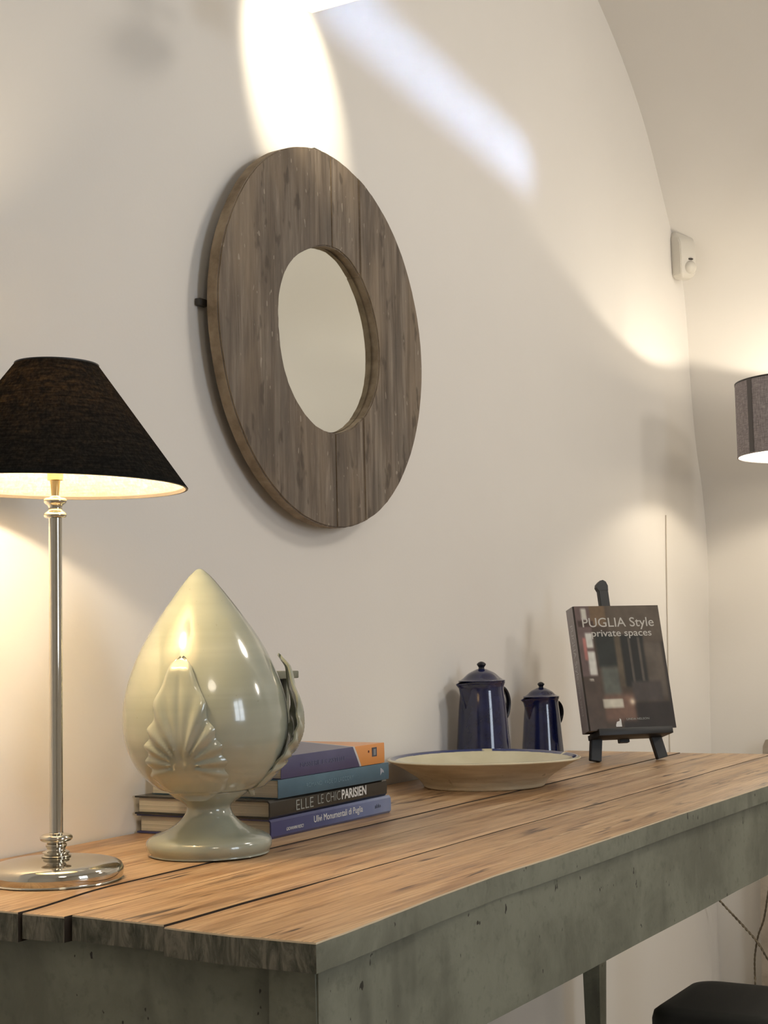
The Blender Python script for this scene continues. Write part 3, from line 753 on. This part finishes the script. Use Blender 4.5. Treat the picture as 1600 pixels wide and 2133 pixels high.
# the book
eb = thing('book', 'dark photographic cookery sized hardback titled Style, propped upright on the black easel', 'book', EZ, (-lean, 0, erz))
eb['label'] = 'dark hardback on interiors with a photographic cover, propped upright on the black easel'
BX0, BX1, BZ0, BZ1, YBK, YFR = -.110, .1045, .0590, .3455, -.0215, -.0630
BROWN = flat('dark_brown_cover', (.04, .032, .026), .3, coat=.2)
SPINE = flat('grey_spine', (.33, .30, .305), .35, coat=.2)
c = .003; t = .0024
outer_ = [(BX1, YBK), (BX0+c, YBK), (BX0, YBK-c), (BX0, YFR+c), (BX0+c, YFR), (BX1, YFR)]
inner_ = [(BX1, YFR+t), (BX0+c, YFR+t), (BX0+t, YFR+c+t), (BX0+t, YBK-c-t), (BX0+c, YBK-t), (BX1, YBK-t)]
bm = B(); prism(bm, outer_+inner_, BZ0, BZ1, 'z'); obj('cover', bm, BROWN, eb)
obj('pages', box((BX0+t+.0004, YFR+t+.0002, BZ0+.004), (BX1-.004, YBK-t-.0002, BZ1-.004), .0006, 1), PAGES, eb, smooth=False)
bm = B(); addbox(bm, (BX0-.0003, YFR+c, BZ0+.0005), (BX0+.0004, YBK-c, BZ1-.0005)); obj('spine', bm, SPINE, eb, smooth=False, label='grey spine')
def cover_col(u, v):
    n = noise.noise(Vector((u*7, v*9, 1)))*.5+noise.noise(Vector((u*22, v*26, 3)))*.25
    def L3(a, b, t): t = max(0, min(1, t)); return [a[i]*(1-t)+b[i]*t for i in range(3)]
    def box_(u0, u1, v0, v1, e=.015): return smoothstep(u0-e, u0+e, u)*(1-smoothstep(u1-e, u1+e, u))*smoothstep(v0-e, v0+e, v)*(1-smoothstep(v1-e, v1+e, v))
    c_ = [66, 55, 46]
    c_ = L3(c_, [104, 84, 62], box_(.06, .36, -.1, .16))
    c_ = L3(c_, [82, 72, 62], box_(.36, 1.1, -.1, .30, .03))
    c_ = L3(c_, [34, 38, 36], box_(.20, .42, .22, .50, .02))
    c_ = L3(c_, [84, 88, 82], box_(.22, .42, .50, .74, .03))
    c_ = L3(c_, [84, 74, 60], box_(.42, .49, .24, .66))
    c_ = L3(c_, [26, 27, 26], box_(.49, .76, .24, .66))
    c_ = L3(c_, [80, 74, 68], box_(.575, .60, .26, .68, .006)+box_(.69, .72, .26, .62, .006))
    c_ = L3(c_, [84, 76, 68], box_(.76, .97, .30, .76, .03))
    c_ = L3(c_, [44, 38, 36], box_(.97, 1.1, .3, 1.1))
    c_ = L3(c_, [64, 58, 56], box_(.55, .90, .62, .78, .02))
    c_ = L3(c_, [38, 32, 30], box_(.40, 1.1, .79, 1.1))
    c_ = L3(c_, [104, 80, 68], box_(.20, .56, .72, .93, .03))
    c_ = L3(c_, [190, 186, 172], box_(.19, .42, .755, .825, .008))
    c_ = L3(c_, [205, 190, 170], exp(-((u-.53)/.03)**2-((v-.78)/.025)**2))
    # the shelf with bright crockery at the left
    c_ = L3(c_, [96, 80, 78], box_(-.1, .17, -.1, .66, .01))
    c_ = L3(c_, [190, 188, 178], box_(.07, .13, .02, .11, .01)); c_ = L3(c_, [60, 45, 40], box_(.02, .2, .12, .17, .01))
    c_ = L3(c_, [196, 196, 190], box_(.085, .165, .22, .34, .012)+box_(.085, .17, .37, .56, .012))
    c_ = L3(c_, [170, 110, 104], box_(.05, .085, .26, .44, .012))
    c_ = L3(c_, [70, 58, 50], box_(-.1, .19, .57, 1.1, .01))
    c_ = L3(c_, [180, 175, 165], box_(.07, .12, .59, .605, .006))
    k = 1.12+.3*n
    return [max(0, min(255, x*k)) for x in c_]
NU, NV = 72, 96; bm = B(); lay = bm.loops.layers.float_color.new('print'); gr = []
for j in range(NV+1):
    gr.append([bm.verts.new((BX0+c+(BX1-BX0-c)*i/NU, YFR-.0004, BZ1-(BZ1-BZ0)*j/NV)) for i in range(NU+1)])
for j in range(NV):
    for i in range(NU):
        f = bm.faces.new((gr[j][i], gr[j+1][i], gr[j+1][i+1], gr[j][i+1]))
        for l, (a, b) in zip(f.loops, ((i, j), (i, j+1), (i+1, j+1), (i+1, j))):
            l[lay] = srgb(*cover_col(a/NU, b/NV))
obj('cover_picture', bm, m_print('cover_photograph', .28, .5), eb, smooth=False)
BW, BH = BX1-BX0, BZ1-BZ0
TI = flat('title_ink', (.52, .50, .46), .4)
text('title', 'PUGLIA Style', eb, TI, (BX0+.085*BW, YFR-.0005, BZ1-.172*BH), RX, .835*BW, .0225, bold=.004)
text('title', 'private spaces', eb, TI, (BX0+.175*BW, YFR-.0005, BZ1-.250*BH), RX, .70*BW, .0170, bold=.006)
text('author_line', 'LINDA NELSON', eb, SILVER_INK, (BX0+.44*BW, YFR-.0005, BZ1-.925*BH), RX, .26*BW, .0048)
bm = B(); prism(bm, [(0, 0), (.014, 0), (.014, .016), (.011, .019), (.010, .013), (.003, .011), (0, .004)], YFR-.0008, YFR-.0003, 'y'); bm.transform(Matrix.Translation((BX0+.31*BW, 0, BZ1-.975*BH))); obj('emblem', bm, WHITE_INK, eb, smooth=False, label='small white emblem')
# spine text reads downwards: letters face -x
RS = Euler((0, 0, 0)); 
ms = Matrix(((0, 0, -1), (0, -1, 0), (-1, 0, 0)))   # columns: text x -> -z, text y -> ... built below
cx_ = Vector((0, 0, -1)); cz_ = Vector((-1, 0, 0)); cy_ = cz_.cross(cx_)
RS = Matrix((cx_, cy_, cz_)).transposed().to_euler()
text('spine_title', 'PUGLIA Style', eb, flat('pale_spine_ink', (.56, .55, .56), .4), (BX0-.0004, (YBK+YFR)/2-cy_.y*.0065, BZ1-.14*BH), RS, .44*BH, .0145)
text('spine_title', 'private spaces', eb, flat('dim_spine_ink', (.46, .45, .46), .4), (BX0-.0004, (YBK+YFR)/2-cy_.y*.0045, BZ1-.60*BH), RS, .27*BH, .0100)

# ------------------------------------------------------------------ drum pendant by the far corner
DX, DY = 2.45, -.45; Z0, Z1, RD = 1.556, 1.766, .193
pend = thing('drum_pendant_lamp', 'grey fabric drum lamp shade glowing white inside, hanging by the far corner', 'lamp', (DX, DY, Z0))
GREYF = m_shade('grey_drum_fabric', (.36, .325, .335), .10, tcol=(.25, .2, .18))
def m_drum_in():
    m = M('white_drum_lining', .7); m.base((.88, .86, .82, 1)); return m.m
bm = B(); lathe(bm, [(RD, 0), (RD, Z1-Z0)], 96); ds = obj('drum_shade', bm, GREYF, pend)
bm = B(); lathe(bm, [(RD-.0015, .0004), (RD-.0015, Z1-Z0-.0004)], 96); obj('drum_lining', bm, m_drum_in(), ds)
bm = B(); lathe(bm, [(RD+.0008, -.0005), (RD+.0008, .004), (RD-.002, .004), (RD-.002, -.0005)], 96, closed=True); obj('rim_band', bm, GREYF, ds)
bm = B(); hz = Z1-Z0; lathe(bm, [(RD+.0008, hz-.004), (RD+.0008, hz+.0005), (RD-.002, hz+.0005), (RD-.002, hz-.004)], 96, closed=True); obj('rim_band', bm, BLACKWOOD, ds)
# fabric seam strip seen near the left of the shade
sa = math.atan2(-1.4895-DY, -1.7633-DX)-radians(50)
bm = B(); n = 6; w = .0095
vs = []
for j in range(2):
    vs.append([bm.verts.new(((RD+.0012)*cos(sa+(i/n-.5)*2*w/RD), (RD+.0012)*sin(sa+(i/n-.5)*2*w/RD), .003+j*(hz-.006))) for i in range(n+1)])
for i in range(n): bm.faces.new((vs[0][i], vs[0][i+1], vs[1][i+1], vs[1][i]))
obj('seam_strip', bm, flat('dark_seam_tape', (.12, .11, .11), .8), ds)
bm = B(); lathe(bm, [(0, .085), (.012, .085), (.022, .10), (.028, .12), (.022, .142), (.013, .15), (0, .15)], 24); obj('bulb', bm, BULB, pend)
bm = B(); lathe(bm, [(0, .15), (.016, .15), (.018, .156), (.018, .19), (.008, .2), (0, .2)], 24); obj('lamp_holder', bm, BLACKWOOD, pend)
bm = B()
for q in range(3): a = 2*pi*q/3; tube(bm, [(.017*cos(a), .017*sin(a), .187), ((RD-.003)*cos(a), (RD-.003)*sin(a), .187)], .0015, 6)
obj('shade_carrier', bm, NICKEL, pend)
bm = B(); tube(bm, [(0, 0, .195), (0, 0, .60), (0, 0, 2.605-Z0)], .003, 8); obj('flex', bm, flat('black_flex', (.02, .02, .02), .6), pend)
light('drum_lamp_bulb_downward_light', 'SPOT', (DX, DY, 1.645), 5.8, (1, .86, .66), (DX, DY, 0), spot_size=radians(178), spot_blend=.1, shadow_soft_size=.022)
light('drum_lamp_bulb_upward_light', 'SPOT', (DX, DY, 1.688), 9.5, (1, .88, .70), (DX, DY, 3), spot_size=radians(178), spot_blend=.1, shadow_soft_size=.014)

# ------------------------------------------------------------------ square lantern lamp at the top edge, and the track spot
sq = thing('square_ceiling_lamp', 'glowing square lamp at the very top above the mirror', 'lamp', (.23, -.25, 2.113))
MILK = M('lit_milk_glass', .4); e = MILK.N('ShaderNodeEmission'); e.inputs[0].default_value = (1, .93, .78, 1); e.inputs[1].default_value = 1.35; MILK.L(e.outputs[0], MILK.out.inputs['Surface'])
V = Vector((.2786, -.20)); L1 = Vector((-.957, .29))*.10; L2 = Vector((-.02, -1))*.115; OO = Vector((.23, -.25))
q4 = [V-OO, V+L1-OO, V+L1+L2-OO, V+L2-OO]
bm = B(); prism(bm, [tuple(v) for v in q4], .0, .028); obj('housing', bm, flat('white_metal', (.7, .68, .62), .5), sq, smooth=False)
cen = sum(q4, Vector((0, 0)))/4
bm = B(); prism(bm, [tuple(cen+(v-cen)*.985) for v in q4], -.004, -.0002); obj('diffuser', bm, MILK.m, sq, smooth=False)
bm = B(); tube(bm, [(cen.x, cen.y, .028), (cen.x, cen.y, 3.12-2.113)], .008, 10); obj('stem', bm, flat('white_stem', (.7, .68, .62), .5), sq)
sp = thing('track_spotlight', 'small white spotlight hanging from the vault, above the mirror out of the picture', 'spotlight', (.30, -.47, 2.62))
ax = (Vector((.515, 0, 2.125))-Vector((.30, -.47, 2.62))).normalized()
bm = B(); lathe(bm, [(.03, .012), (.032, .012), (.032, -.09), (.0, -.09)], 32); rotm = ax.to_track_quat('Z', 'Y').to_matrix().to_4x4(); bm.transform(rotm @ Matrix.Translation((0, 0, -.016))); obj('spot_head', bm, flat('white_enamel', (.7, .7, .68), .4), sp)
pb = -ax*.08
bm = B(); tube(bm, [tuple(pb), (pb.x, pb.y, .50)], .006, 8); obj('stem', bm, flat('white_rod', (.7, .7, .68), .4), sp)

# ------------------------------------------------------------------ motion sensor in the corner
SENS = flat('white_plastic', (.66, .63, .57), .35); DRK = flat('sensor_lens_slot', (.02, .014, .01), .3)
sen = thing('motion_sensor', 'small white wedge shaped motion sensor high in the corner', 'sensor', (2.705, -.018, 2.168), (0, 0, 0))
# housing: flat face turned to the room, top cut back
fd = Vector((-.62, -.78, 0)).normalized(); rd = Vector((.78, -.62, 0)).normalized()
def SP(a, b, z): v = rd*a+fd*b; return (v.x, v.y, z)
bm = B(); rows = []
for z, hw, d0, d1 in ((.0, .022, .0, .030), (.012, .034, .0, .042), (.06, .036, .0, .046), (.105, .036, -.002, .044), (.128, .036, -.004, .034), (.160, .020, -.004, -.001)):
    rows.append([bm.verts.new(SP(a, b, z)) for a, b in ((-hw, d0), (hw, d0), (hw, d1*.55), (hw*.75, d1), (-hw*.75, d1), (-hw, d1*.55))])
for a, b in zip(rows, rows[1:]):
    for i in range(6): bm.faces.new((a[i], a[(i+1) % 6], b[(i+1) % 6], b[i]))
bm.faces.new(rows[0]); bm.faces.new(rows[-1]); bmesh.ops.bevel(bm, geom=list(bm.edges), offset=.0018, segments=2, affect='EDGES')
obj('housing', bm, SENS, sen, angle=40)
bm = B(); bmesh.ops.create_uvsphere(bm, u_segments=24, v_segments=16, radius=.021); bm.transform(Matrix.Translation(SP(.008, .038, .032))); obj('lens_dome', bm, SENS, sen)
bm = B(); bmesh.ops.create_uvsphere(bm, u_segments=20, v_segments=12, radius=1); bm.transform(Matrix.Translation(SP(.008, .0465, .057)) @ fd.to_track_quat('Z', 'Y').to_matrix().to_4x4() @ Matrix.Diagonal((.0088, .003, .004, 1)) ); 
obj('lens_slot', bm, DRK, sen)

# ------------------------------------------------------------------ wires
CORD = M('twisted_brown_flex', .8); wv = CORD.N('ShaderNodeTexWave'); CORD.L(CORD.coord(), wv.inputs['Vector']); wv.inputs['Scale'].default_value = 60
CORD.base(CORD.ramp(wv.outputs['Fac'], [(.2, (.10, .08, .055)), (.8, (.24, .20, .14))]))
def twisted(name, pts, lab, group=None, r=.0024, amp=.0022):
    bm = B(); P = catmull(pts, 24); out = [[], []]
    s = 0
    for i, q in enumerate(P):
        if i: s += (Vector(q)-Vector(P[i-1])).length
        for k in (0, 1):
            a = s*2*pi/.028+k*pi; out[k].append(Vector(q)+Vector((cos(a)*.6, cos(a)*.6, sin(a)))*amp)
    for k in (0, 1): tube(bm, out[k], r, 6)
    o = obj(name, bm, CORD.m, None); o['label'] = lab; o['category'] = 'cord'
    if group: o['group'] = group
    return o
twisted('twisted_flex', [(2.52, -.008, .62), (2.60, -.012, .44), (2.70, -.030, .30), (2.75, -.0531, .2459), (2.75, -.1128, .1858), (2.75, -.159, .1356), (2.752, -.1887, .0859), (2.76, -.25, -.014)], 'twisted brown flex sloping down to the right under the table')
twisted('twisted_flex', [(2.772, -.30, .62), (2.764, -.22, .40), (2.757, -.1959, .2837), (2.757, -.1794, .2049), (2.757, -.1598, .154), (2.757, -.1468, .0894), (2.755, -.1455, .0259), (2.74, -.15, -.014)], 'twisted brown flex hanging nearly straight down beside the plinth under the table')
bm = B(); tube(bm, catmull([(2.5248, -.0022, 1.418), (2.512, -.0022, 1.25), (2.5013, -.0022, 1.09), (2.49, -.0022, .9), (2.481, -.0022, .72), (2.50, -.0022, .64)], 6), .0018, 6)  # thin strand added in place of a soft shadow line on the wall
o = obj('wall_shadow_line', bm, flat('shadow_line_colour', (.62, .56, .48), .6)); o['label'] = 'thin pale strand added as a shadow line down the wall right of the easel'; o['category'] = 'shadow line'

# ------------------------------------------------------------------ black stool
st = thing('black_stool', 'black stool with a thick padded seat, pushed under the far half of the table', 'stool', (.752, -.79, 0))
LEA = M('black_leather', .55, spec=.35); LEA.base((.020, .020, .018, 1)); LEA.bump(LEA.noise(LEA.coord(), 220, 2), .15, .0008)
hx, hy = .132, .197
def rrect(hx, hy, r, n=8):
    out = []
    for cx, cy, a0 in ((hx-r, hy-r, 0), (-hx+r, hy-r, pi/2), (-hx+r, -hy+r, pi), (hx-r, -hy+r, 3*pi/2)):
        for i in range(n+1): a = a0+pi/2*i/n; out.append((cx+r*cos(a), cy+r*sin(a)))
    return out
bm = B(); rows = []
for z, ins in ((.395, .012), (.398, .004), (.406, 0), (.432, 0), (.443, .003), (.449, .011), (.452, .03)):
    rows.append([bm.verts.new((x, y, z)) for x, y in rrect(hx-ins, hy-ins, .045-ins*.5)])
for a, b in zip(rows, rows[1:]):
    for i in range(len(a)): bm.faces.new((a[i], a[(i+1) % len(a)], b[(i+1) % len(a)], b[i]))
bm.faces.new(rows[0]); bm.faces.new(rows[-1]); obj('seat', bm, LEA.m, st, angle=50)
bm = B(); prism(bm, rrect(hx-.016, hy-.016, .03), .350, .3945); obj('seat_frame', bm, BLACKWOOD, st)
for sx in (-1, 1):
    for sy in (-1, 1):
        bm = B(); bar(bm, (sx*(hx-.002), sy*(hy-.002), -.0192), (sx*(hx-.034), sy*(hy-.034), .350), .022, .022, .002, w2=.030); obj('leg', bm, BLACKWOOD, st)
for sx in (-1, 1):
    obj('stretcher', box((sx*(hx-.016)-.008, -hy+.034, .13), (sx*(hx-.016)+.008, hy-.034, .152), .002), BLACKWOOD, st)
